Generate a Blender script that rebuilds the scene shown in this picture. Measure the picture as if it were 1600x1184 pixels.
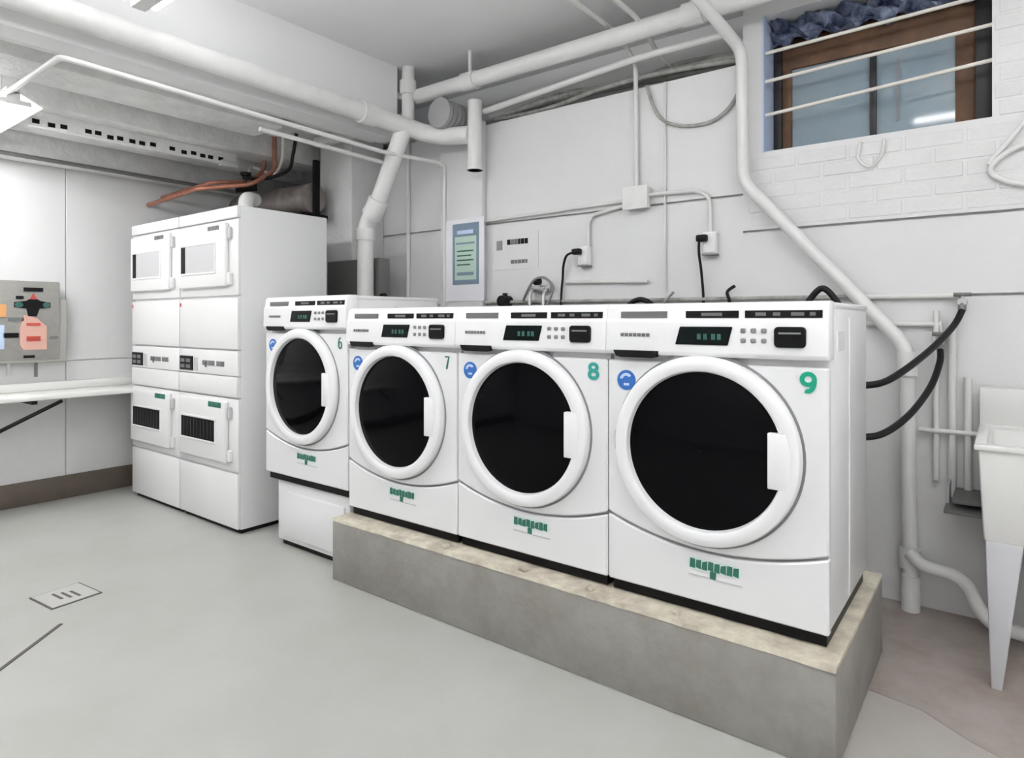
import bpy, bmesh, math, random
from mathutils import Vector, Matrix
random.seed(7)
for o in list(bpy.data.objects): bpy.data.objects.remove(o)
S = bpy.context.scene
COL = S.collection
# ---------------------------------------------------------------- camera, world, exposure
cam = bpy.data.cameras.new('camera'); co = bpy.data.objects.new('camera', cam); COL.objects.link(co)
co.location = (.39, -1.9626, 1.2135); co.rotation_euler = (math.pi/2, 0, math.radians(37.503))
cam.sensor_width = 36; cam.sensor_fit = 'HORIZONTAL'; cam.lens = 1006.3/1600*36
cam.shift_y = -(592-499.43)/1600; cam.clip_start = .02
S.camera = co
w = bpy.data.worlds.new('world'); S.world = w; w.use_nodes = True
w.node_tree.nodes['Background'].inputs[0].default_value = (.75, .82, .9, 1)
w.node_tree.nodes['Background'].inputs[1].default_value = .6
S.view_settings.view_transform = 'Standard'; S.view_settings.look = 'None'
S.view_settings.gamma = 1; S.view_settings.use_curve_mapping = False
S.view_settings.exposure = 0.66
TUBE = 17.0            # strength of every fluorescent tube

# ---------------------------------------------------------------- materials
def mat(name, col, rough=.5, bump=0, bscale=40, var=0, vscale=3, col2=None, metal=0, spec=.5, emit=0, coat=0, detail=6, ior=None, world=True):
    m = bpy.data.materials.new(name); m.use_nodes = True
    nt = m.node_tree; b = nt.nodes['Principled BSDF']
    b.inputs['Base Color'].default_value = (*col, 1); b.inputs['Roughness'].default_value = rough
    b.inputs['Metallic'].default_value = metal; b.inputs['Specular IOR Level'].default_value = spec
    if ior: b.inputs['IOR'].default_value = ior
    if coat: b.inputs['Coat Weight'].default_value = coat; b.inputs['Coat Roughness'].default_value = .1
    if emit:
        b.inputs['Emission Color'].default_value = (1, 1, 1.02, 1); b.inputs['Emission Strength'].default_value = emit
    if bump or var:
        g = nt.nodes.new('ShaderNodeNewGeometry' if world else 'ShaderNodeTexCoord')
        src = g.outputs['Position'] if world else g.outputs['Object']
    if var:
        n = nt.nodes.new('ShaderNodeTexNoise'); n.inputs['Scale'].default_value = vscale; n.inputs['Detail'].default_value = detail
        n.inputs['Roughness'].default_value = .65
        nt.links.new(src, n.inputs['Vector'])
        r = nt.nodes.new('ShaderNodeValToRGB'); r.color_ramp.elements[0].position = .38; r.color_ramp.elements[1].position = .68
        c2 = col2 or tuple(c*(1-var) for c in col)
        r.color_ramp.elements[0].color = (*col, 1); r.color_ramp.elements[1].color = (*c2, 1)
        nt.links.new(n.outputs['Fac'], r.inputs['Fac']); nt.links.new(r.outputs['Color'], b.inputs['Base Color'])
    if bump:
        n2 = nt.nodes.new('ShaderNodeTexNoise'); n2.inputs['Scale'].default_value = bscale; n2.inputs['Detail'].default_value = 5
        nt.links.new(src, n2.inputs['Vector'])
        bp = nt.nodes.new('ShaderNodeBump'); bp.inputs['Strength'].default_value = bump; bp.inputs['Distance'].default_value = .01
        nt.links.new(n2.outputs['Fac'], bp.inputs['Height']); nt.links.new(bp.outputs['Normal'], b.inputs['Normal'])
    return m
M = {}
M['wall'] = mat('painted block wall', (.76, .76, .757), .5, .12, 22, .05, 1.5)
M['brick'] = mat('painted brick', (.76, .76, .755), .5, .45, 35, .06, 5)
M['leftwall'] = mat('wall panel', (.75, .75, .747), .4, .04, 10, .03, 1.2)
M['ceil'] = mat('painted ceiling', (.86, .86, .86), .7, .1, 12, .04, 1.2)
M['rough'] = mat('rough painted soffit', (.86, .86, .845), .7, .8, 26, .16, 7)
M['floor'] = mat('grey floor paint', (.47, .475, .45), .38, .05, 8, .12, 1.4, col2=(.425, .425, .39))
M['floorbrown'] = mat('bare brown floor', (.41, .37, .34), .5, .2, 18, .25, 3.5, col2=(.31, .25, .215))
M['floorpale'] = mat('worn pinkish floor', (.48, .46, .435), .45, .1, 14, .1, 3, col2=(.43, .395, .365))
M['plinth'] = mat('grey plinth paint', (.315, .305, .285), .55, .25, 30, .18, 6, col2=(.245, .228, .205), detail=12)
M['plinthtop'] = mat('worn cream concrete', (.68, .64, .52), .7, .4, 30, .3, 12, col2=(.42, .37, .30))
M['enamel'] = mat('white enamel', (.80, .80, .805), .28, coat=.2)
M['plastic'] = mat('white plastic', (.86, .86, .865), .32)
M['dryer'] = mat('dryer enamel', (.80, .80, .795), .33)
M['dryerside'] = mat('dryer side enamel', (.79, .79, .79), .35)
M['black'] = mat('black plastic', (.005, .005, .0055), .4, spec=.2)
M['rubber'] = mat('black rubber', (.007, .007, .008), .45, spec=.25)
M['glass'] = mat('dark door glass', (.0018, .0018, .0026), .07, spec=.10)
M['display'] = mat('display', (.002, .005, .005), .2, spec=.2)
M['teal'] = mat('teal digits', (.03, .12, .10), .5)
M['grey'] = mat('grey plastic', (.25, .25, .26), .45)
M['midgrey'] = mat('mid grey print', (.16, .16, .165), .5)
M['seal'] = mat('charcoal', (.05, .05, .052), .5)
M['palegrey'] = mat('pale grey', (.55, .55, .56), .45)
M['label'] = mat('label black', (.007, .007, .008), .5, spec=.2)
M['green'] = mat('green print', (.0, .36, .215), .5)
M['dkgreen'] = mat('dark green print', (.03, .17, .12), .5)
M['tealgreen'] = mat('teal green print', (.03, .33, .28), .5)
M['blue'] = mat('blue sticker', (.03, .15, .48), .4)
M['ltblue'] = mat('light blue print', (.55, .66, .88), .5)
M['slate'] = mat('slate blue print', (.20, .28, .36), .5)
M['mint'] = mat('mint print', (.50, .66, .56), .5)
M['palemint'] = mat('pale mint', (.70, .80, .75), .5)
M['paper'] = mat('paper', (.86, .86, .90), .6)
M['red'] = mat('red print', (.55, .08, .06), .5)
M['salmon'] = mat('salmon sticker', (.68, .40, .33), .5)
M['orange'] = mat('orange sticker', (.72, .36, .14), .5)
M['kiosk'] = mat('brushed steel panel', (.36, .355, .33), .42, .1, 60, .12, 20, metal=.25)
M['kioskbox'] = mat('painted grey steel', (.45, .45, .42), .5)
M['pipe'] = mat('white painted pipe', (.80, .80, .785), .38, .12, 30, .06, 8)
M['conduit'] = mat('painted conduit', (.74, .74, .72), .42, .1, 40)
M['cable'] = mat('painted cable', (.46, .46, .43), .6, .3, 40, .3, 20, col2=(.25, .25, .23))
M['rib'] = mat('grey ribbed duct', (.42, .42, .42), .45, metal=.3)
M['duct'] = mat('dull brown grey duct', (.30, .27, .255), .45, .15, 12, .3, 5, col2=(.13, .11, .10), metal=.4)
M['cavity'] = mat('dark shaded cavity', (.055, .05, .045), .9, .4, 20)  # near-black colour puts the shade of the niche into its lining
M['copper'] = mat('copper pipe', (.50, .20, .13), .4, .1, 30, .3, 20, col2=(.34, .15, .10), metal=.5)
M['dkmetal'] = mat('dark grey metal', (.17, .17, .165), .5, .1, 20)
M['steel'] = mat('galvanised steel', (.5, .5, .49), .4, metal=.6)
M['shelf'] = mat('white shelf laminate', (.84, .84, .81), .35)
M['base'] = mat('brown cove base', (.15, .12, .095), .6, .2, 14, .2, 6)
M['sink'] = mat('sink plastic', (.80, .80, .775), .38)
M['sinkleg'] = mat('sink leg steel', (.60, .605, .63), .4)
M['housing'] = mat('light housing', (.82, .82, .80), .4)
M['tube'] = mat('fluorescent tube', (1, 1, 1), .3, emit=TUBE)
M['wood'] = mat('brown board', (.16, .08, .04), .6, .3, 12, .35, 8, col2=(.085, .042, .02))
M['winframe'] = mat('dark window frame', (.018, .017, .018), .45)
M['pane'] = mat('blue grey glass', (.30, .36, .39), .06, var=.2, vscale=2.5, col2=(.25, .33, .39))
M['bar'] = mat('painted bar', (.80, .76, .70), .45)
M['bluesheet'] = mat('blue plastic sheet', (.035, .05, .11), .35, .5, 25, .5, 14, col2=(.28, .33, .45))
M['bluelit'] = mat('bluish lit reveal', (.56, .66, .86), .5)  # bluish light on the window reveal put into its colour
M['hatch'] = mat('floor plate paint', (.50, .50, .475), .5, .1, 20)
M['groove'] = mat('dark joint filler', (.11, .10, .09), .8)

# ---------------------------------------------------------------- mesh helpers
WL = {}      # world location of every built object
MC = {}      # mesh cache
class MB:
    def __init__(s): s.v = []; s.f = []
    def box(s, x0, x1, y0, y1, z0, z1):
        i = len(s.v)
        s.v += [(x0,y0,z0),(x1,y0,z0),(x1,y1,z0),(x0,y1,z0),(x0,y0,z1),(x1,y0,z1),(x1,y1,z1),(x0,y1,z1)]
        s.f += [tuple(i+k for k in q) for q in ((0,3,2,1),(4,5,6,7),(0,1,5,4),(1,2,6,5),(2,3,7,6),(3,0,4,7))]
        return s
    def tube(s, path, r, n=12, cap=True, rs=None):
        P = [Vector(p) for p in path]; i0 = len(s.v); up = None
        for k, p in enumerate(P):
            a = P[max(k-1, 0)]; b = P[min(k+1, len(P)-1)]
            t = (b-a).normalized()
            if up is None:
                up = Vector((0,0,1)) if abs(t.z) < .9 else Vector((1,0,0))
            e1 = (up - t*up.dot(t))
            if e1.length < 1e-4: e1 = t.orthogonal()
            e1.normalize(); up = e1; e2 = t.cross(e1)
            rr = rs[k] if rs else r
            if 0 < k < len(P)-1:      # keep thickness in bends
                t1 = (p-P[k-1]).normalized(); t2 = (P[k+1]-p).normalized()
                c = max(.5, math.sqrt(max(0, (1+t1.dot(t2))/2)))
            for j in range(n):
                q = 2*math.pi*j/n
                s.v.append(tuple(p + e1*rr*math.cos(q) + e2*rr*math.sin(q)))
        for k in range(len(P)-1):
            for j in range(n):
                a = i0+k*n+j; b = i0+k*n+(j+1) % n
                s.f.append((a, b, b+n, a+n))
        if cap:
            s.f.append(tuple(i0+j for j in range(n))[::-1]); s.f.append(tuple(i0+(len(P)-1)*n+j for j in range(n)))
        return s
    def cyl(s, p0, p1, r, n=16, r2=None):
        return s.tube([p0, p1], r, n, rs=[r, r if r2 is None else r2])
    def prism(s, poly, y0, y1):          # poly in (x, z), extruded along y
        n = len(poly); i = len(s.v)
        s.v += [(x, y0, z) for x, z in poly] + [(x, y1, z) for x, z in poly]
        s.f.append(tuple(range(i, i+n))); s.f.append(tuple(range(i+n, i+2*n))[::-1])
        for k in range(n): s.f.append((i+(k+1) % n, i+k, i+k+n, i+(k+1) % n+n))
        return s
    def prismx(s, poly, x0, x1):         # poly in (y, z), extruded along x
        n = len(poly); i = len(s.v)
        s.v += [(x0, y, z) for y, z in poly] + [(x1, y, z) for y, z in poly]
        s.f.append(tuple(range(i, i+n))[::-1]); s.f.append(tuple(range(i+n, i+2*n)))
        for k in range(n): s.f.append((i+k, i+(k+1) % n, i+(k+1) % n+n, i+k+n))
        return s
    def lathe_y(s, prof, cx, cz, n=64, closed=False):   # prof (r, y)
        i = len(s.v); m = len(prof)
        for r, y in prof:
            for j in range(n):
                q = 2*math.pi*j/n; s.v.append((cx+r*math.cos(q), y, cz+r*math.sin(q)))
        for k in range(m if closed else m-1):
            k2 = (k+1) % m
            for j in range(n):
                a = i+k*n+j; b = i+k*n+(j+1) % n; c = i+k2*n+(j+1) % n; d = i+k2*n+j
                s.f.append((a, b, c, d))
        return s
    def build(s, name, m, parent=None, off=(0,0,0), smooth=False, bevel=0, key=None, seg=2, fix=True):
        off = Vector(off)
        if key and key in MC: me, c = MC[key]
        else:
            lo = [min(v[k] for v in s.v) for k in range(3)]; hi = [max(v[k] for v in s.v) for k in range(3)]
            c = Vector(((lo[0]+hi[0])/2, (lo[1]+hi[1])/2, lo[2]))
            me = bpy.data.meshes.new(name); me.from_pydata([tuple(Vector(v)-c) for v in s.v], [], s.f)
            bm = bmesh.new(); bm.from_mesh(me)
            if fix: bmesh.ops.recalc_face_normals(bm, faces=bm.faces)
            if bevel:
                es = [e for e in bm.edges if len(e.link_faces) == 2 and e.calc_face_angle(0) > .5]
                bmesh.ops.bevel(bm, geom=es, offset=bevel, segments=seg, affect='EDGES', profile=.5, clamp_overlap=True)
            if smooth or bevel:
                for f in bm.faces: f.smooth = True
                for e in bm.edges:
                    if len(e.link_faces) == 2 and e.calc_face_angle(0) > (.7 if smooth else .5): e.smooth = False
            bm.to_mesh(me); bm.free()
            me.materials.append(M[m] if isinstance(m, str) else m)
            if key: MC[key] = (me, c)
        o = bpy.data.objects.new(name, me); COL.objects.link(o)
        wl = c + off; WL[o.name] = wl
        if parent: o.parent = parent; o.location = wl - WL[parent.name]
        else: o.location = wl
        return o
def B(*a): return MB().box(*a)
def T(path, r, n=12): return MB().tube(path, r, n)
def smooth_path(pts, n=8):
    P = [Vector(p) for p in pts]; out = []
    for i in range(len(P)-1):
        p0 = P[max(i-1,0)]; p1 = P[i]; p2 = P[i+1]; p3 = P[min(i+2,len(P)-1)]
        for k in range(n):
            t = k/n
            out.append(.5*((2*p1)+(p2-p0)*t+(2*p0-5*p1+4*p2-p3)*t*t+(3*p1-p0-3*p2+p3)*t**3))
    out.append(P[-1]); return out
def bend_path(pts, r, n=6):            # polyline with rounded corners
    P = [Vector(p) for p in pts]; out = [P[0]]
    for i in range(1, len(P)-1):
        a = (P[i-1]-P[i]); b = (P[i+1]-P[i]); d = min(r, a.length*.45, b.length*.45)
        s_ = P[i]+a.normalized()*d; e_ = P[i]+b.normalized()*d
        for k in range(n+1):
            t = k/n; out.append(s_*(1-t)**2+P[i]*2*t*(1-t)+e_*t*t)
    out.append(P[-1]); return out
def tag(o, label, cat, group=None):
    o['label'] = label; o['category'] = cat
    if group: o['group'] = group
    return o
def thing(name, loc, label, cat, group=None):
    o = bpy.data.objects.new(name, None); COL.objects.link(o); o.location = loc; o.empty_display_size = .1
    WL[o.name] = Vector(loc); return tag(o, label, cat, group)
def struct(o): o['kind'] = 'structure'; return o
def ellipse(cx, cz, rx, rz, n=20, a0=0, a1=2*math.pi):
    return [(cx+rx*math.cos(a0+(a1-a0)*k/n), cz+rz*math.sin(a0+(a1-a0)*k/n)) for k in range(n)]
def rrect(x0, x1, z0, z1, r, n=5):
    out = []
    for cx, cz, a in ((x1-r, z0+r, -90), (x1-r, z1-r, 0), (x0+r, z1-r, 90), (x0+r, z0+r, 180)):
        for k in range(n+1):
            q = math.radians(a+90*k/n); out.append((cx+r*math.cos(q), cz+r*math.sin(q)))
    return out
def ribbon(mb, pts, wd, y0, y1, closed=False):
    n = len(pts); L = []; Rr = []
    for k in range(n):
        a = Vector(pts[(k-1) % n] if (closed or k > 0) else pts[k]); b = Vector(pts[(k+1) % n] if (closed or k < n-1) else pts[k])
        d = (b-a).normalized(); nn = Vector((-d.y, d.x))*wd/2; p = Vector(pts[k]); L.append(p+nn); Rr.append(p-nn)
    i = len(mb.v)
    for p, q in zip(L, Rr): mb.v += [(p.x,y0,p.y),(q.x,y0,q.y),(q.x,y1,q.y),(p.x,y1,p.y)]
    for k in range(n if closed else n-1):
        a = i+4*k; b = i+4*((k+1) % n)
        for c in range(4): mb.f.append((a+c, a+(c+1) % 4, b+(c+1) % 4, b+c))
    if not closed: mb.f.append((i,i+1,i+2,i+3)); mb.f.append((i+4*n-1,i+4*n-2,i+4*n-3,i+4*n-4))
def digit(d, cx, cz, w, h, wd):
    mb = MB(); A = (-.0025, .001)
    def el(x, z, rx, rz, a0, a1, n=20, closed=False, A=(-.0025, .001)):
        m = n if closed else n+1
        ribbon(mb, [(cx+x*w+rx*w*math.cos(math.radians(a0+(a1-a0)*k/n)), cz+z*h+rz*h*math.sin(math.radians(a0+(a1-a0)*k/n))) for k in range(m)], wd, *A, closed=closed)
    if d == '8': el(0,.25,.40,.22,0,360,closed=True); el(0,-.23,.46,.26,0,360,closed=True,A=(-.0030,.001))
    if d == '9': el(0,.20,.46,.30,0,360,closed=True); el(-.04,.10,.50,.56,20,-110,A=(-.0030,.001))
    if d == '6': el(0,-.20,.46,.30,0,360,closed=True); el(.04,-.10,.50,.56,200,70,A=(-.0030,.001))
    if d == '7': ribbon(mb, [(cx-.45*w,cz+.48*h),(cx+.45*w,cz+.48*h),(cx+.2*w,cz+.1*h),(cx-.1*w,cz-.5*h)], wd, *A)
    return mb

# ================================================================ ROOM
XL, XR, YB, YF, ZC = -4.7, 2.3, 1.25, -4.6, 2.88
floor = struct(B(XL-.2, XR+.2, YF-.2, YB+.5, -.1, 0).build('floor', 'floor'))
# bare brown strip of floor by the sink
def floor_patch(pts, z, m, name):
    mb = MB(); n = len(pts); mb.v = [(x,y,0) for x,y in pts]+[(x,y,z) for x,y in pts]
    mb.f = [tuple(range(n))[::-1], tuple(range(n,2*n))]+[(k,(k+1)%n,(k+1)%n+n,k+n) for k in range(n)]
    mb.build(name, m, floor)
edge = [(.034+.14*k+random.uniform(-.02,.02), .34+.10*math.sin(k*1.7)+random.uniform(-.05,.05)) for k in range(17)]; edge[0] = (.034, .42)
floor_patch([(.034,-.10)]+[(.3+.4*k,-.25+.12*math.sin(k*2.1)) for k in range(6)]+[(XR,YB),(.034,YB)], .002, 'floorpale', 'worn_floor_patch')
floor_patch(edge+[(XR,YB),(-.3,YB),(-.3,.73),(.034,.73)], .004, 'floorbrown', 'bare_floor_patch')
# floor joint and plate seen at lower left
def strip_on_floor(a, b, wd, z=.0025):
    a = Vector(a); b = Vector(b); d = (b-a).normalized(); n = Vector((-d.y, d.x, 0))*wd/2
    mb = MB(); mb.v = [tuple(a-n), tuple(b-n), tuple(b+n), tuple(a+n)]; mb.v += [(x,y,z) for x,y,_ in mb.v]
    mb.f = [(0,3,2,1),(4,5,6,7),(0,1,5,4),(1,2,6,5),(2,3,7,6),(3,0,4,7)]
    return mb
strip_on_floor((-2.2,-1.47,0), (-2.6,-1.02,0), .014).build('floor_joint', 'groove', floor)
# ceilings
struct(B(-2.8, XR+.2, YF-.2, YB+.45, ZC, ZC+.1).build('ceiling', 'ceil'))
cl = struct(B(XL-.2, -2.8, YF-.2, YB+.45, ZC, ZC+.1).build('ceiling', 'ceil')); cl.name = 'ceiling_left'
# dropped beam whose side faces the room
struct(B(-2.95, -2.8, YF, .95, 2.40, ZC).build('trim_1', 'ceil'))
# low rough soffit on the left, with an open slot near the corner
sf = MB(); sf.box(XL, -3.2, YF, 1.55, 2.52, 2.58); sf.box(-3.2, -2.95, YF, .1, 2.52, 2.58)
sof = struct(sf.build('trim_2', 'rough'))
for x0, x1, z0, y1 in ((-3.5,-3.18,2.405,.35), (-3.95,-3.72,2.36,1.2), (-4.42,-4.2,2.37,1.2)):
    B(x0, x1, YF, y1, z0, 2.52).build('downstand', 'rough', sof, bevel=.012)
B(XL, -4.52, YF, .9, 2.24, 2.52).build('wall_ledge', 'rough', sof, bevel=.015)
B(-3.0, -2.95, YF, .9, 2.40, 2.52).build('downstand', 'rough', sof, bevel=.01)
for yy in (.12, .45, .8):
    B(-3.5, -2.95, yy, yy+.05, 2.44, 2.5).build('cross_strut', 'conduit', sof)
# back wall: lower block wall with recessed joints, niche above the dryers, recess over the ledge, window hole
wb = MB(); g = .006
def band(x0, x1, zs):
    for a, b in zip(zs[:-1], zs[1:]): wb.box(x0, x1, YB, YB+.03, a+(g if a > 0 else 0), b-(g if b < 2.4 else 0))
band(-3.66, -.64, [0, 1.315, 1.83, 2.476]); band(XL, -3.66, [0, 1.315, 1.86])
wb.box(XL, -3.66, YB, YB+.03, 2.44, 2.476)
wb.box(-3.66, -.64, YB+.03, YB+.4, 0, 2.476); wb.box(XL, -3.66, YB+.03, YB+.4, 0, 1.86); wb.box(XL, -3.66, YB+.03, YB+.4, 2.44, 2.476)
wb.box(-.64, XR, YB, YB+.03, 0, 1.309); wb.box(-.64, XR, YB, YB+.03, 1.321, 1.639); wb.box(-.64, XR, YB+.03, YB+.4, 0, 2.02)
wb.box(-.64, XR, YB, YB+.03, 1.651, 2.02)
wb.box(-.64, -.548, YB, YB+.4, 2.02, ZC); wb.box(.345, XR, YB, YB+.4, 2.02, ZC); wb.box(-.548, .345, YB, YB+.4, 2.68, ZC)
wb.box(XL, -.64, YB+.36, YB+.46, 2.476, ZC)
wallb = struct(wb.build('wall_back', 'wall'))
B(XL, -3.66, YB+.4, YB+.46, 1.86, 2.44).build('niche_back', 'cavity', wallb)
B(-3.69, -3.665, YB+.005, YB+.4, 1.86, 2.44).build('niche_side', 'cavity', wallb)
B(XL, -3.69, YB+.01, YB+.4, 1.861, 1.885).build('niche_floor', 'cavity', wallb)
# painted bricks under and beside the window
bw, bh, jn = .215, .068, .009
r_ = 0; z = 1.665
while z < 2.86:
    x = -.6 - (bw/2 if r_ % 2 else 0)
    while x < 1.0:
        x0, x1 = max(x, -.61), min(x+bw-jn, 1.02)
        if z+bh > 2.015 and x0 < .36: x0 = max(x0, .352)
        if x1-x0 > .03:
            d = random.uniform(.001, .0035)
            full = abs(x1-x0-(bw-jn)) < 1e-6
            if full: B(0, bw-jn, 0, .012, 0, bh-jn*.7).build('brick', 'brick', wallb, off=(x0, YB-d, z), bevel=.004, seg=1, key='brick')
            else: B(x0, x1, YB-d, YB+.006, z, z+bh-jn*.7).build('brick', 'brick', wallb, bevel=.004, seg=1)
        x += bw
    z += bh; r_ += 1
    if z+bh > 2.02 and z < 2.02: z = 2.025
# pilaster with the poster
pil = struct(B(-2.655, -2.285, YB-.045, YB, 0, 2.5).build('trim_3', 'wall', bevel=.008))
# concrete pier behind the dryers
struct(B(-3.64, -3.27, .95, YB, 0, 2.52).build('trim_4', 'brick', bevel=.015))
# left wall: backing plus panels
wl = struct(B(XL-.15, XL-.012, YF, YB+.46, 0, 2.6).build('wall_left', 'leftwall'))
def panel(y0, y1, z0, z1): B(XL-.012, XL, y0, y1, z0, z1).build('wall_panel', 'leftwall', wl, bevel=.003, seg=1)
for y0, y1 in ((YF,-3.0),(-2.995,-1.65),(-1.645,-.332),(-.328,YB)):
    panel(y0, y1, .937, 2.5)
    panel(y0, y1, 0, .931)
struct(B(XL, XL+.02, YF, YB, 0, .155).build('baseboard_left', 'base', bevel=.006))
struct(B(XR, XR+.1, YF, YB+.46, 0, ZC).build('wall_right', 'wall'))
struct(B(XL-.15, XR+.1, YF-.1, YF, 0, ZC).build('wall_front', 'wall'))

# ---- window in its recess
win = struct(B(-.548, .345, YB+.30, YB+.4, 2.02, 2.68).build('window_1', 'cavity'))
B(-.548, -.54, YB-.004, YB+.17, 2.02, 2.68).build('reveal', 'bluelit', win)
yg = YB+.17
fr = MB(); fr.box(-.54, -.50, yg-.01, yg+.05, 2.02, 2.68); fr.box(.285, .345, yg-.035, yg+.05, 2.02, 2.68)
fr.box(-.50, .285, yg, yg+.05, 2.64, 2.68)
fr.build('window_frame', 'winframe', win, bevel=.004)
B(-.498, -.455, yg-.004, yg+.03, 2.04, 2.6).build('jamb_board', 'wood', win, bevel=.003)
B(.215, .285, yg-.004, yg+.03, 2.06, 2.6).build('jamb_board', 'wood', win, bevel=.003)
B(-.498, .285, yg-.006, yg+.03, 2.455, 2.6).build('header_board', 'wood', win, bevel=.003)
B(-.112, -.085, yg-.012, yg+.03, 2.03, 2.455).build('mullion', 'winframe', win, bevel=.003)
B(-.455, -.112, yg+.012, yg+.02, 2.03, 2.455).build('pane', 'pane', win)
B(-.085, .215, yg+.012, yg+.02, 2.03, 2.455).build('pane', 'pane', win)
B(-.006, .004, yg+.004, yg+.012, 2.12, 2.40).build('pane_clip', 'grey', win)
sl = MB(); sl.prismx([(YB+.003,2.02),(YB+.003,2.026),(yg,2.045),(yg,2.02)], -.54, .345); sl.build('window_sill', 'wall', win)
for za, zb_ in ((2.51,2.53),(2.372,2.405),(2.208,2.262)):
    T([(-.548,YB+.03,za),(.345,YB+.03,zb_)], .0085, 10).build('security_bar', 'bar', win, smooth=True)
# crumpled sheet along the top of the window
cs = MB(); nx, nz = 40, 6
for j in range(nz+1):
    for i in range(nx+1):
        x = -.53+.86*i/nx; z = 2.56+.12*j/nz + .012*math.sin(i*1.3+j)
        cs.v.append((x, YB+.10+.03*math.sin(i*.9+j*1.7)+.02*random.uniform(-1,1), z))
for j in range(nz):
    for i in range(nx):
        a = j*(nx+1)+i; cs.f.append((a, a+1, a+nx+2, a+nx+1))
k0 = len(cs.v); cs.v += [(x, y+.004, z) for x, y, z in cs.v]
cs.f += [tuple(k0+q for q in f)[::-1] for f in cs.f]
tag(cs.build('plastic_sheet', 'bluesheet', fix=False), 'crumpled blue plastic sheet bunched along the top of the barred window', 'sheet')

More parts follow.
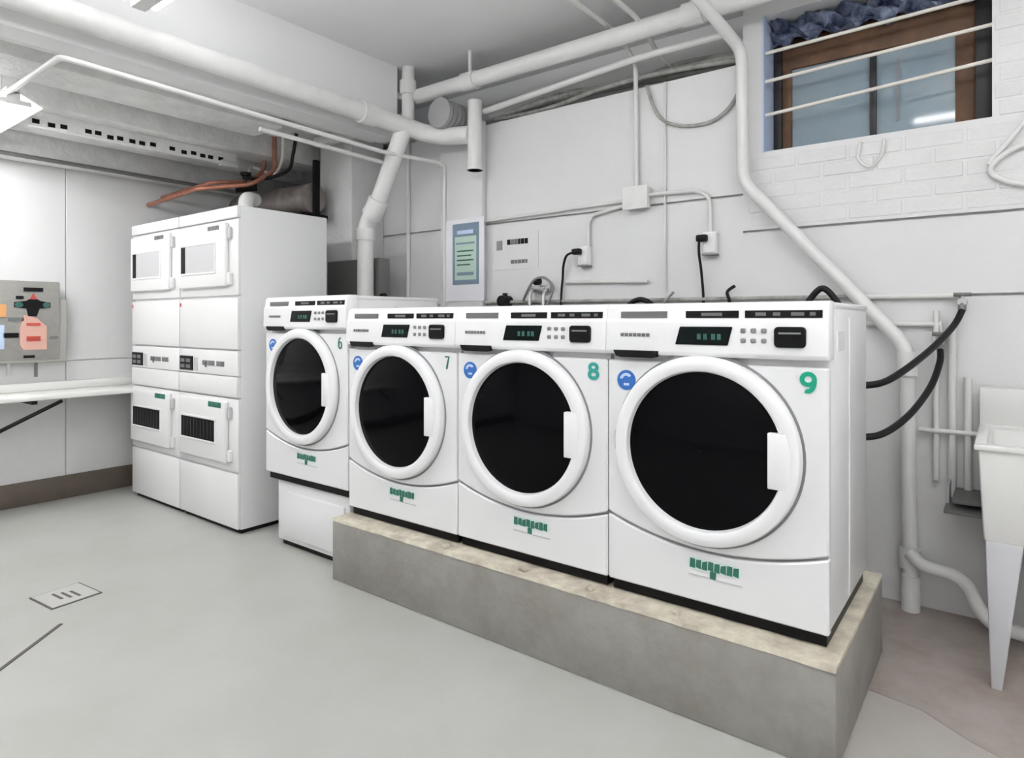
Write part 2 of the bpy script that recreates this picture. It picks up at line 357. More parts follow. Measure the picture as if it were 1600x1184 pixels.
# ================================================================ WASHERS
CX, CZ = .336, .486
def seam(lx): return .235 - .068*(1-((lx-.36)/.36)**2)
def washer(x0, z0, num, label, numcol):
    t = thing('washing_machine', (x0+.35, .3, z0-.032), label, 'washer', 'row of front-loading washers')
    off = (x0, 0, z0)
    def P(mb, name, m, parent=t, key=None, **k): return mb.build(name, m, parent, off, key='w_'+(key or name), **k)
    P(B(.004,.696,.03,.62,.006,.93), 'cabinet', 'enamel', bevel=.01)
    P(B(.002,.698,.035,.622,.925,.945), 'lid', 'enamel', bevel=.008)
    n = 28
    curve = [(.002+.696*i/n, seam(.002+.696*i/n)-.005) for i in range(n+1)]
    P(MB().prism([(.002,.007),(.698,.007)]+curve[::-1], 0, .03), 'kick_panel', 'enamel', bevel=.005, seg=1)
    curve2 = [(.002+.696*i/n, seam(.002+.696*i/n)+.004) for i in range(n+1)]
    P(MB().prism(curve2+[(.698,.757),(.002,.757)], 0, .03), 'front_panel', 'enamel', bevel=.005, seg=1)
    cp = P(MB().prismx([(-.008,.778),(-.016,.79),(-.012,.888),(-.006,.897),(-.001,.935),(.012,.947),(.06,.947),(.06,.778)], 0, .70), 'control_panel', 'plastic', bevel=.004)
    # printed instruction strips on the upper lip
    for i, (a, b, m) in enumerate(((.055,.22,'midgrey'),(.284,.45,'label'),(.469,.683,'label'))):
        P(B(a,b,-.0075,.02,.899,.921), 'instruction_strip', m, cp, key='strip%d'%i)
    for i, (a, b) in enumerate(((.335,.40),(.50,.53),(.55,.57),(.60,.635),(.65,.665))):
        P(B(a,b,-.0085,.0,.905,.915), 'strip_print', 'midgrey', cp, key='sprint%d'%i)
    P(MB().prism([(.252,.815),(.42,.815),(.434,.872),(.268,.872)], -.0185, -.005), 'display', 'display', cp, bevel=.002, seg=1)
    for i, a in enumerate((.325,.345,.37,.388)):
        P(B(a,a+.012,-.0195,-.017,.832,.85), 'display_digit', 'teal', cp, key='dig%d'%i)
    for i in range(3):
        for j in range(2):
            P(B(.458+.03*i,.474+.03*i,-.0195,-.008,.824+.03*j,.838+.03*j), 'button', 'grey', cp, key='btn%d%d'%(i,j), bevel=.003, seg=1)
    cr = P(MB().prism(rrect(.556,.642,.813,.873,.012), -.024, -.006), 'card_reader', 'black', cp, bevel=.003, seg=1)
    P(B(.57,.63,-.026,-.022,.852,.857), 'card_slot', 'grey', cp)
    for i in range(7):
        P(B(.058+.0155*i,.069+.0155*i,-.0165,-.01,.838,.849), 'brand_letter', 'midgrey', cp, key='brand%d'%i)
    P(MB().prism([(.03,.792),(.195,.792),(.188,.772),(.17,.768),(.06,.768),(.04,.772)], -.019, .0), 'drawer_handle', 'label', cp, bevel=.002, seg=1)
    # door
    d = P(MB().lathe_y([(.294,.005),(.295,-.018),(.291,-.028),(.280,-.033),(.256,-.035),(.249,-.031),(.245,-.016),(.244,.0)], CX, CZ, 72), 'door', 'plastic', smooth=True)
    prof = [(.0005,-.026),(.06,-.0255),(.12,-.0235),(.18,-.020),(.22,-.0165),(.247,-.012)]
    P(MB().lathe_y(prof, CX, CZ, 72), 'door_glass', 'glass', d, smooth=True)
    hx, ha, hb = .541, .404, .566
    poly = [(hx, ha)] + [(CX+.268*math.cos(q), CZ+.268*math.sin(q)) for q in [math.asin((ha-CZ)/.268)+(math.asin((hb-CZ)/.268)-math.asin((ha-CZ)/.268))*k/10 for k in range(11)]] + [(hx, hb)]
    P(MB().prism(poly, -.0352, -.01), 'door_handle', 'plastic', d, bevel=.003)
    P(MB().lathe_y([(.290,.003),(.2985,-.002),(.303,-.002),(.303,.003)], CX, CZ, 72), 'door_seal', 'grey', d, smooth=True)  # grey ring drawn as the shadow line around the door rim
    P(B(.012,.688,.02,.60,-.030,.006), 'under_gap_shade', 'black')  # black box painting the shade in the gap below the washer
    P(MB().cyl((.038,-.004,CZ+.03),(.038,-.004,CZ-.03), .008), 'hinge', 'palegrey', d, smooth=True)
    # stickers
    st = P(MB().prism(ellipse(.072,.69,.034,.034,28), -.0025, .002), 'round_sticker', 'blue')
    P(MB().prism([(.072+.024*math.cos(math.radians(q)), .690+.024*math.sin(math.radians(q))) for q in range(40,171,13)]+[(.072+.013*math.cos(math.radians(q)), .692+.013*math.sin(math.radians(q))) for q in range(170,39,-13)], -.0035, -.001), 'sticker_mark', 'ltblue', st)
    P(B(.063,.083,-.0035,-.001,.672,.680), 'sticker_line', 'ltblue', st)
    digit(num, .644, .714, *((.036,.052,.0125) if num in '89' else (.024,.052,.007))).build('number_decal', numcol, t, off)
    lg = P(MB().prism(rrect(.288,.458,.108,.146,.017), -.0022, .002), 'logo_decal', 'palemint')
    for i in range(8):
        x = .296+.0195*i
        P(MB().prism([(x-.001,.113+.003*(i%2)),(x+.0165,.112),(x+.017,.141),(x+.001,.142-.003*(i%3))], -.0034, -.001), 'logo_letter', 'dkgreen', lg, key='lgl%d'%i)
    P(MB().prism([(.360,.112),(.380,.112),(.377,.088),(.360,.09)], -.003, .002), 'logo_stem', 'dkgreen', lg)
    P(B(.292,.36,-.002,.002,.088,.092), 'logo_line', 'palegrey', lg, key='lline1'); P(B(.38,.46,-.002,.002,.086,.090), 'logo_line', 'palegrey', lg, key='lline2')
    for i, (a, b) in enumerate(((.06,.07),(.64,.07),(.06,.56),(.64,.56))):
        P(MB().cyl((a,b,-.032),(a,b,.006), .024), 'foot', 'black', key='foot%d'%i, smooth=True)
    # vent holes and seams on the right side of the cabinet
    P(B(.694,.6985,.30,.31,.02,.90), 'side_crease', 'enamel', bevel=.002, seg=1)
    P(B(.694,.6985,.12,.22,.80,.86), 'side_plate', 'enamel', key='splate', bevel=.002, seg=1)
    return t
washer(-.70, .32, '9', 'front-loading washer numbered 9 in green, at the sink end of the row', 'green')
washer(-1.40, .32, '8', 'front-loading washer numbered 8 on the grey plinth, between numbers 7 and 9', 'tealgreen')
washer(-2.10, .32, '7', 'front-loading washer numbered 7 at the left end of the grey plinth', 'dkgreen')
washer(-2.805, .387, '6', 'front-loading washer numbered 6 raised on a white box beside the stacked dryers', 'dkgreen')

# white riser below washer 6
rs = thing('washer_riser', (-2.45,.3,0), 'white metal riser box on the floor under washer number 6', 'riser')
B(-2.745,-2.135,.035,.6,.03,.355).build('riser_body', 'enamel', rs, bevel=.012)
B(-2.715,-2.165,.022,.036,.06,.30).build('front_plate', 'enamel', rs, bevel=.006)
B(-2.73,-2.15,.06,.59,0,.03).build('toe_kick', 'black', rs)

# grey plinth
pl = thing('concrete_plinth', (-1.04,.28,0), 'long low grey-painted concrete plinth carrying washers 7, 8 and 9', 'plinth')
B(-2.113,.032,-.083,.72,0,.274).build('plinth_body', 'plinth', pl, bevel=.006)
pt = MB(); N = 60
xs = [-2.113+2.145*i/N for i in range(N+1)]
fy = [-.085+random.uniform(-.0015,.004) for _ in xs]
pt.v = [(x, y, .274) for x, y in zip(xs, fy)] + [(x, y+.004, .2865+random.uniform(-.002,.002)) for x, y in zip(xs, fy)] + [(x, .72, .287) for x in xs] + [(x, .72, .274) for x in xs]
for r in range(3):
    for i in range(N): a = r*(N+1)+i; pt.f.append((a, a+1, a+N+2, a+N+1))
pt.f.append((0, N+1, 2*(N+1), 3*(N+1))); pt.f.append((N, 4*N+3, 3*N+2, 2*N+1))
pt.build('plinth_top', 'plinthtop', pl)
for i, (x, y, a) in enumerate(((-1.44,-.06,.035),(-1.05,-.055,.04),(-.76,-.06,.03),(-.45,-.05,.028))):
    ch = MB().prism([(x,.286),(x+a,.286),(x+a*.8,.298),(x+a*.3,.302)], y, y+.03)
    ch.build('mortar_lump', 'plinthtop', pl, bevel=.003, seg=1)

# ================================================================ STACKED DRYERS
def dryer(x0, label):
    yo = -.03
    t = thing('stacked_dryer', (x0+.343, .27, 0), label, 'dryer', 'stacked dryers')
    off = (x0, yo, 0)
    def P(mb, name, m, parent=t, key=None, **k): return mb.build(name, m, parent, off, key='d_'+(key or name), **k)
    P(B(.002,.684,.02,.60,.025,1.86), 'cabinet', 'dryerside', bevel=.006)
    P(B(.02,.666,.03,.59,0,.03), 'toe_kick', 'black')
    P(B(.004,.682,0,.025,.03,.338), 'lower_panel', 'dryer', bevel=.005)
    P(B(.004,.682,.004,.025,.350,.762), 'lower_front', 'dryer', bevel=.005)
    def door(z0, z1, w0, w1, glassm, k):
        d = P(B(.024,.585,-.022,.006,z0,z1), 'dryer_door', 'dryer', key='door'+k, bevel=.014, seg=3)
        fr = MB(); a, b, c, e = .075, .472, w0, w1; q = .014
        fr.box(a-q,b+q,-.027,-.02,c-q,c); fr.box(a-q,b+q,-.027,-.02,e,e+q); fr.box(a-q,a,-.027,-.02,c,e); fr.box(b,b+q,-.027,-.02,c,e)
        P(fr, 'window_trim', 'dryer', d, key='trim'+k, bevel=.003, seg=1)
        P(B(a,b,-.0245,-.018,c,e), 'door_window', glassm, d, key='win'+k)
        if k == 'up':
            P(B(a,a+.05,-.0262,-.02,c,e), 'window_shade', 'label', d, key='shade')
        else:
            for i in range(9):
                P(B(a+.035+.04*i,a+.040+.04*i,-.0256,-.02,c+.01,e-.01), 'window_grille', 'seal', d, key='gr%d'%i)
        P(B(.60,.622,-.016,.006,z1-.10,z1-.03), 'hinge', 'palegrey', key='hinge'+k, bevel=.005, seg=1)
        P(MB().prism(rrect(.598,.626,z0+.01,z0+.08,.008), -.018, .005), 'handle', 'dryer', key='hand'+k, bevel=.004, seg=1)
        return d
    door(.392,.748,.505,.628,'glass','lo')
    P(B(.004,.682,-.004,.025,.772,.888), 'service_drawer', 'dryer', bevel=.006)
    cp = P(B(.004,.682,0,.025,.892,1.035), 'control_panel', 'dryer', bevel=.004)
    P(B(.012,.175,-.006,.004,.905,.992), 'display', 'label', cp, bevel=.003, seg=1)
    for i in range(2):
        for j in range(2): P(B(.03+.07*i,.08+.07*i,-.008,-.004,.918+.035*j,.94+.035*j), 'display_cell', 'midgrey', cp, key='cell%d%d'%(i,j))
    P(B(.19,.23,-.003,.004,.905,.985), 'coin_slot', 'palegrey', cp)
    for i, (a, b) in enumerate(((.29,.35),(.36,.43),(.455,.54),(.32,.34))):
        P(B(a,b,-.003,.004,.944-.012*(i==3),.972-.012*(i==3)), 'panel_print', 'midgrey', cp, key='pp%d'%i)
    P(B(.004,.682,0,.025,1.045,1.337), 'middle_panel', 'dryer', bevel=.004)
    P(MB().prism(ellipse(.018,1.305,.008,.013,12), -.002, .003), 'red_sticker', 'red')
    P(B(.004,.682,.004,.025,1.352,1.785), 'upper_front', 'dryer', bevel=.005)
    door(1.402,1.772,1.495,1.655,'palegrey','up')
    P(B(.004,.682,-.004,.025,1.792,1.858), 'top_fascia', 'dryer', bevel=.005)
    for i in range(5): P(MB().prism([(.395+.026*i,1.733),(.415+.026*i,1.73),(.417+.026*i,1.756),(.397+.026*i,1.758)], -.0245, -.02), 'logo_letter', 'midgrey', key='tl%d'%i)
    for i in range(6): P(MB().prism([(.40+.024*i,.708),(.42+.024*i,.706),(.422+.024*i,.736),(.402+.024*i,.738)], -.0245, -.02), 'logo_letter', 'dkgreen', key='bl%d'%i)
    return t
dryer(-4.406, 'white stacked dryer unit nearest the left wall and shelf')
dryer(-3.720, 'white stacked dryer unit nearest washer number 6')

# ================================================================ things above the dryers
dk = thing('vent_duct', (-3.95,.80,1.96), 'dull brown-grey round vent duct behind the top of the dryers', 'duct')
T([(-4.45,.80,2.09),(-3.50,.80,2.075)], .105, 28).build('duct_tube', 'duct', dk, smooth=True)
for x in (-4.2,-3.85): T([(x,.80,2.087),(x+.02,.80,2.087)], .108, 28).build('duct_band', 'duct', dk, smooth=True)
B(-3.50,-3.47,.79,.83,1.90,2.34).build('end_plate', 'black', dk)
B(-4.45,-3.50,.70,.92,1.94,1.965).build('duct_under_shade', 'black', dk)  # black strip standing in for the shadow beneath the duct
def single(path, r, name, m, label, cat, group=None, n=12):
    return tag(T(path, r, n).build(name, m, smooth=True), label, cat, group)
single(bend_path([(XL+.005,.20,2.07),(-3.95,.20,2.10),(-3.72,.45,2.14),(-3.70,.62,2.26),(-3.70,.62,2.53)], .05), .015, 'copper_pipe', 'copper', 'lower reddish copper pipe running above the dryers toward the niche', 'pipe')
single(bend_path([(XL+.005,.30,2.14),(-3.95,.30,2.16),(-3.88,.55,2.20),(-3.86,.64,2.30),(-3.86,.64,2.53)], .05), .013, 'copper_pipe', 'copper', 'upper reddish copper pipe running above the dryers toward the niche', 'pipe')
v = thing('shutoff_valve', (-3.80,.45,2.06), 'black-handled shutoff valve on the copper pipes over the dryers', 'valve')
T([(-3.83,.40,2.12),(-3.76,.52,2.14)], .028, 12).build('valve_body', 'black', v, smooth=True)
T([(-3.80,.46,2.13),(-3.80,.46,2.22)], .010, 8).build('valve_stem', 'black', v, smooth=True)
T([(-3.80,.46,2.215),(-3.80,.46,2.235)], .035, 12).build('valve_wheel', 'black', v, smooth=True)
single(smooth_path([(-3.82,.45,2.20),(-3.70,.56,2.20),(-3.60,.66,2.26),(-3.54,.66,2.36),(-3.5,.66,2.5)]), .012, 'black_cable', 'rubber', 'black cable curling from the valve up to the soffit', 'cable')
single(smooth_path([(-3.83,.5,2.22),(-3.95,.6,2.32),(-3.78,.66,2.26),(-3.64,.64,2.34),(-3.60,.62,2.52)]), .010, 'gas_line', 'bar', 'pale flexible gas line looping above the dryers', 'hose')
el = thing('vent_elbow', (-3.42,.24,1.858), 'small white vent elbow standing on top of the right stacked dryer', 'vent')
T(bend_path([(-3.42,.24,1.86),(-3.42,.24,1.98),(-3.52,.36,2.0)], .06), .045, 16).build('elbow_tube', 'pipe', el, smooth=True)
T([(-3.42,.24,1.86),(-3.42,.24,1.885)], .06, 16).build('collar', 'pipe', el, smooth=True)
# strut with dark slots along the low soffit
stt = thing('slotted_strut', (-3.86,-.2,2.275), 'slotted white strut with a row of dark holes along the low soffit', 'strut')
B(-3.87,-3.84,-.78,.42,2.275,2.362).build('strut_channel', 'rough', stt, bevel=.004)
for i in range(18):
    if i in (3, 11): continue
    B(0,.006,0,.034,0,.024).build('slot', 'black', stt, off=(-3.843,-.76+.061*i+random.uniform(-.008,.008),2.292+random.uniform(-.006,.006)), key='slot')
B(-3.87,-3.82,.30,.42,2.262,2.30).build('strut_box', 'palegrey', stt, bevel=.006)
single([(-4.50,-2.0,2.245),(-4.50,1.0,2.235)], .014, 'wall_conduit', 'dkmetal', 'dark thin conduit along the top of the left wall', 'conduit')

# ================================================================ PIPES
def pipe_thing(name, parts, label, cat='pipe', loc=None, m='pipe'):
    t = thing(name, loc or parts[0][1][0], label, cat)
    for nm, path, r in parts: T(path, r, 20).build(nm, m, t, smooth=True)
    return t
bigL = bend_path([(-2.69,YF,2.515),(-2.69,.72,2.465),(-2.55,1.05,2.40),(-2.28,1.09,2.375)], .22, 10)
pipe_thing('drain_pipe', [('pipe_run', bigL, .056), ('coupling', [(-2.69,.55,2.467),(-2.69,.66,2.466)], .068),
    ('coupling', [(-2.69,-1.9,2.489),(-2.69,-1.8,2.488)], .066), ('stub', [(-2.255,1.10,2.15),(-2.255,1.10,2.585)], .045), ('stub_collar', [(-2.255,1.10,2.15),(-2.255,1.10,2.165)], .052)],
    'thick white pipe along the dropped beam, bending toward the poster pilaster')
pipe_thing('steam_pipe', [('pipe_run', [(-2.71,1.05,2.694),(XR,1.05,2.70)], .048), ('coupling', [(-2.30,1.05,2.694),(-2.20,1.05,2.694)], .057),
    ('coupling', [(-.86,1.05,2.697),(-.76,1.05,2.697)], .058), ('hanger', [(-2.25,1.05,2.70),(-2.25,1.05,ZC)], .012), ('hanger', [(-.78,1.05,2.70),(-.78,1.05,ZC)], .012)],
    'thick white pipe running under the ceiling along the back wall')
pipe_thing('vertical_stack', [('pipe_run', bend_path([(-2.62,.86,2.46),(-2.88,.85,1.97),(-3.0,.85,1.84),(-3.0,.85,0)], .12, 8), .054), ('coupling', bend_path([(-2.865,.85,2.0),(-2.9,.85,1.94),(-2.94,.85,1.905)], .03), .068), ('coupling', [(-3.0,.85,1.74),(-3.0,.85,1.82)], .064)],
    'white drain stack slanting from the corner and dropping between dryers and washer 6')
pipe_thing('riser_pipe', [('pipe_run', [(-2.75,1.0,2.48),(-2.75,1.0,ZC)], .042), ('coupling', [(-2.75,1.0,2.70),(-2.75,1.0,2.79)], .055)],
    'short white riser pipe standing in the ceiling corner')
single(bend_path([(-2.93,.98,ZC),(-2.92,.98,2.76),(-2.82,1.0,2.70),(-2.73,1.0,2.68)], .06), .02, 'bent_pipe', 'pipe', 'thin bent white pipe curving into the corner riser pipe', 'pipe')
fx = thing('flexible_duct', (-2.45,1.15,2.42), 'grey ribbed flexible duct behind the corner pipes', 'duct')
for i in range(7): T([(-2.45,.98+.04*i,2.52),(-2.45,1.01+.04*i,2.52)], .095-.004*(i % 2), 24).build('duct_rib', 'rib', fx, smooth=True)
T([(-2.45,.99,2.52),(-2.45,1.5,2.52)], .085, 24).build('duct_core', 'rib', fx, smooth=True)
# waste pipe left of the window, diagonal to the sink corner
wp = [(-.80,.62,2.80),(-.62,1.17,2.51),(-.617,1.18,1.88),(.06,1.18,1.10),(.075,1.18,.0)]
pipe_thing('waste_pipe', [('pipe_run', bend_path(wp, .06), .028), ('coupling', [(.0605,1.18,1.08),(.063,1.18,.98)], .038), ('coupling', [(.073,1.18,.18),(.072,1.18,.26)], .04), ('coupling', [(.074,1.18,.0),(.074,1.18,.15)], .035)],
    'white waste pipe dropping left of the window and slanting down beside washer 9', loc=(.07,1.18,0))
pipe_thing('sink_drain', [('pipe_run', bend_path([(.075,1.15,.25),(.12,1.12,.215),(.26,1.10,.21),(.31,1.08,.10),(.36,1.06,.06),(.55,1.02,.07),(.62,.95,.30),(.62,.93,.49)], .05), .026)],
    'white drain pipe bending along the floor behind the sink leg', loc=(.3,1.1,0))
# thin pipes on the wall right of washer 9
for x, z0, z1, r, lb in ((.16,.55,1.25,.011,'thin white supply pipe nearest the waste pipe by the sink'), (.215,.45,1.22,.014,'middle thin white supply pipe on the wall by the sink'), (.268,.50,.98,.014,'short thin white supply pipe closest to the sink tub')):
    single([(x,1.225,z0),(x,1.225,z1)], r, 'supply_pipe', 'conduit', lb, 'pipe')
single(bend_path([(.10,1.215,.755),(.30,1.215,.755)], .02), .010, 'cross_pipe', 'conduit', 'thin horizontal pipe crossing the supply pipes by the sink', 'pipe')
single(bend_path([(-.10,1.228,1.315),(.245,1.228,1.312),(.25,1.222,1.25)], .03), .012, 'supply_pipe', 'conduit', 'thin pipe along the wall ending at the upper hose tap', 'pipe')
single([(-.10,1.228,1.196),(.175,1.228,1.196),(.18,1.22,1.12)], .012, 'supply_pipe', 'conduit', 'thin pipe along the wall ending at the lower hose tap', 'pipe')
def hose_tap(x, z, label):
    t = thing('hose_tap', (x,1.25,z-.03), label, 'tap')
    T([(x,1.25,z),(x,1.17,z)], .016, 12).build('tap_body', 'steel', t, smooth=True)
    T([(x,1.185,z),(x,1.175,z-.035)], .014, 12).build('tap_spout', 'dkmetal', t, smooth=True)
    T([(x-.03,1.195,z+.03),(x+.03,1.195,z+.03)], .008, 8).build('tap_handle', 'dkmetal', t, smooth=True)
    T([(x,1.195,z),(x,1.195,z+.03)], .006, 8).build('tap_stem', 'steel', t, smooth=True)
hose_tap(.25, 1.285, 'upper metal hose tap on the wall above the sink corner')
hose_tap(.178, 1.125, 'lower metal hose tap on the wall above the sink corner')
single(smooth_path([(-.06,.632,.975),(.03,.68,.985),(.095,.80,1.03),(.17,.98,1.11),(.225,1.12,1.19),(.25,1.172,1.25)], 10), .0125, 'fill_hose', 'rubber', 'upper black fill hose from the back of washer 9 to the upper tap', 'hose')
single(smooth_path([(-.06,.632,.79),(.03,.68,.80),(.10,.85,.855),(.155,1.02,.95),(.178,1.13,1.04),(.178,1.172,1.09)], 10), .0125, 'fill_hose', 'rubber', 'lower black fill hose from the back of washer 9 to the lower tap', 'hose')
def arc_hose(x0, x1, h, label, y=.70):
    mid = (x0+x1)/2
    single(smooth_path([(x0,y-.08,.95),(x0,y-.05,1.10),(x0,y,1.24),(x0+.012,y,1.285),(mid,y,1.265+h),(x1-.012,y,1.285),(x1,y,1.24),(x1,y-.05,1.10),(x1,y-.08,.95)]), .012, 'drain_hose', 'rubber', label, 'hose')
arc_hose(-.225,-.105,.068, 'black hose arching up behind the right end of washer 9')
arc_hose(-.985,-.86,.04, 'black hose arching up behind the left end of washer 9')

# conduits over ceiling and wall
single(bend_path([(-1.29,YF,2.775),(-1.29,1.14,2.775),(-1.21,1.228,2.62),(-1.205,1.228,1.89)], .08), .013, 'electrical_conduit', 'conduit', 'thin conduit from the ceiling down to the junction box on the back wall', 'conduit')
single(bend_path([(-1.09,YF,2.74),(-1.09,1.0,2.74),(-1.09,1.3,2.62),(-1.09,1.57,2.60)], .06), .012, 'electrical_conduit', 'conduit', 'thin ceiling conduit disappearing above the back wall ledge', 'conduit')
single(bend_path([(-1.045,1.24,2.474),(-1.045,1.24,1.36)], .02), .006, 'wall_wire', 'conduit', 'thin white wire dropping straight down right of the junction box', 'wire')
jb = thing('junction_box', (-1.195,1.235,1.815), 'white square junction box on the back wall where conduits meet', 'electrical box')
B(-1.265,-1.13,1.195,1.25,1.815,1.93).build('box_body', 'pipe', jb, bevel=.008)
B(-1.272,-1.123,1.188,1.196,1.810,1.935).build('cover', 'pipe', jb, bevel=.004)
single(bend_path([(-1.13,1.23,1.885),(-.86,1.23,1.875),(-.797,1.23,1.83),(-.797,1.23,1.65)], .08), .010, 'electrical_conduit', 'conduit', 'curved conduit leaving the right side of the junction box toward an outlet', 'conduit')
single(bend_path([(-1.265,1.23,1.845),(-1.48,1.23,1.81),(-1.51,1.23,1.77),(-1.51,1.23,1.63)], .06), .010, 'electrical_conduit', 'conduit', 'curved conduit leaving the left side of the junction box toward an outlet', 'conduit')
single(bend_path([(-1.265,1.232,1.868),(-2.285,1.232,1.85)], .06), .010, 'electrical_conduit', 'conduit', 'straight conduit from the junction box to the poster pilaster', 'conduit')
def outlet(x, z, label, cordpath, cl):
    t = thing('wall_outlet', (x,1.24,z-.05), label, 'outlet')
    B(x-.035,x+.035,1.205,1.25,z-.055,z+.055).build('outlet_box', 'plastic', t, bevel=.006)
    B(x-.03,x+.03,1.200,1.206,z-.05,z+.05).build('outlet_plate', 'plastic', t, bevel=.003)
    B(x-.036,x+.036,1.203,1.252,z-.062,z-.055).build('lower_lip', 'grey', t)
    c = thing('power_cord', cordpath[-1], cl, 'cord')
    B(x-.055,x+.0,1.165,1.20,z+.005,z+.04).build('plug', 'black', c, bevel=.008)
    T(smooth_path(cordpath), .007, 8).build('cord', 'rubber', c, smooth=True)
outlet(-1.53, 1.58, 'small wall outlet with a black plug, left of the junction box', [(-1.575,1.18,1.60),(-1.63,1.19,1.585),(-1.665,1.21,1.53),(-1.68,1.225,1.46),(-1.69,1.225,1.36),(-1.68,1.2,1.2)], 'black power cord hanging from the left one of two wall outlets')
outlet(-.795, 1.60, 'small wall outlet with a black plug, right of the junction box', [(-.835,1.18,1.62),(-.84,1.19,1.55),(-.835,1.21,1.45),(-.83,1.225,1.30),(-.83,1.2,1.1)], 'black power cord hanging from the right one of two wall outlets')
single(bend_path([(-1.66,1.232,1.435),(-1.14,1.232,1.42)], .02), .010, 'supply_pipe', 'conduit', 'short thin pipe on the wall above washer 8', 'pipe')
single(bend_path([(-2.28,1.225,1.325),(-.83,1.225,1.318),(-.10,1.225,1.315)], .02), .010, 'supply_pipe', 'cable', 'long thin grey pipe along the wall just above the washers', 'pipe')
single([(-2.607,1.195,1.28),(-2.607,1.195,2.25)], .013, 'electrical_conduit', 'conduit', 'vertical conduit on the left edge of the poster pilaster', 'conduit')
single(bend_path([(-2.607,1.195,2.235),(-2.62,1.15,2.262),(-2.70,.75,2.262),(-2.70,-.97,2.295),(-2.72,-.99,2.297),(-3.40,-.99,2.297)], .04), .013, 'electrical_conduit', 'conduit', 'long thin conduit under the dropped beam turning toward the left light', 'conduit')
single([(-2.78,.95,2.22),(-2.78,-.05,2.235)], .013, 'electrical_conduit', 'conduit', 'short conduit just below the long conduit near the corner', 'conduit')
single([(-3.0,1.235,.9),(-3.0,1.235,2.47)], .016, 'supply_pipe', 'conduit', 'slim vertical pipe on the wall right of the drain stack', 'pipe')
# dark metal box behind the stack
bx = thing('meter_box', (-3.2,1.0,1.33), 'dark grey metal box behind the white drain stack', 'electrical box')
B(-3.51,-2.95,.925,1.02,1.345,1.63).build('box_body', 'dkmetal', bx, bevel=.004)
B(-3.50,-2.96,.915,.925,1.335,1.375).build('lower_rail', 'black', bx)
T([(-2.93,.93,1.37),(-2.90,.93,1.37)], .022, 12).build('knob', 'black', bx, smooth=True)
# cable bundle over the ledge
for i, (z0, y0, lb) in enumerate(((2.52,1.30,'lowest'),(2.55,1.36,'second lowest'),(2.58,1.42,'middle'),(2.61,1.48,'second highest'),(2.64,1.53,'highest'))):
    pts = [(-2.28+.41*k, y0+random.uniform(-.012,.012), z0+random.uniform(-.02,.03)) for k in range(5)]
    single(smooth_path(pts), .014+.004*(i % 3), 'cable', 'cable', '%s of five grimy cables lying on the ledge above the back wall' % lb, 'cable', n=10)
single([(-2.22,1.15,2.525),(-1.15,1.15,2.60),(-.66,1.15,2.60)], .018, 'ledge_pipe', 'conduit', 'slim white pipe along the back wall just below the thick ceiling pipe', 'pipe')
single(smooth_path([(-1.15,1.235,2.475),(-1.08,1.235,2.30),(-.96,1.235,2.225),(-.80,1.235,2.215),(-.70,1.235,2.27),(-.645,1.235,2.36)]), .009, 'sagging_cable', 'cable', 'grey cable sagging in a loop across the wall left of the window', 'cable')
single(smooth_path([(.335,1.232,1.83),(.36,1.232,1.87),(.445,1.232,1.98),(.50,1.232,2.10)]), .009, 'wall_cable', 'pipe', 'upper white cable on the bricks right of the window', 'cable')
single(smooth_path([(.50,1.232,1.91),(.40,1.232,1.875),(.34,1.232,1.815),(.38,1.232,1.765),(.50,1.232,1.72)]), .010, 'wall_cable', 'pipe', 'looped white cable on the bricks right of the window', 'cable')
single(smooth_path([(-.12,1.238,2.0),(-.13,1.236,1.93),(-.085,1.236,1.885),(-.04,1.236,1.93),(-.03,1.238,2.0)]), .006, 'wire_loop', 'pipe', 'thin white wire loop hanging under the window sill', 'wire')
# valves and cords cluster behind washer 8
vb = thing('black_valve', (-2.10,1.24,1.27), 'black valve knob on the wall above washer 7', 'valve')
T([(-2.10,1.25,1.33),(-2.10,1.17,1.33)], .035, 14).build('valve_knob', 'black', vb, smooth=True)
T([(-2.10,1.21,1.28),(-2.10,1.21,1.38)], .016, 10).build('valve_stem', 'black', vb, smooth=True)
wv = thing('washer_valve', (-1.84,1.24,1.28), 'small metal washer valve with two spouts above washer 8', 'valve')
B(-1.90,-1.76,1.21,1.25,1.38,1.42).build('valve_plate', 'steel', wv, bevel=.005)
for x in (-1.88,-1.78):
    T([(x,1.20,1.40),(x,1.17,1.36),(x,1.17,1.28)], .012, 10).build('spout', 'steel', wv, smooth=True)
T([(-1.85,1.18,1.44),(-1.81,1.18,1.44)], .02, 12).build('lever', 'black', wv, smooth=True)
single(smooth_path([(-1.95,1.2,1.33),(-1.90,1.17,1.38),(-1.84,1.16,1.45),(-1.77,1.17,1.46),(-1.72,1.18,1.40),(-1.76,1.18,1.30)]), .008, 'valve_wire', 'grey', 'grey wire looping around the washer valve above washer 8', 'wire')
single(smooth_path([(-.72,1.21,1.24),(-.69,1.2,1.30),(-.70,1.2,1.35),(-.67,1.22,1.38)]), .008, 'short_cord', 'rubber', 'short black cord stub behind the middle of washer 9', 'cord')
single(smooth_path([(-1.07,1.22,1.26),(-1.02,1.2,1.32),(-.98,1.2,1.36)]), .008, 'short_cord', 'steel', 'short steel braided line behind the left edge of washer 9', 'hose')

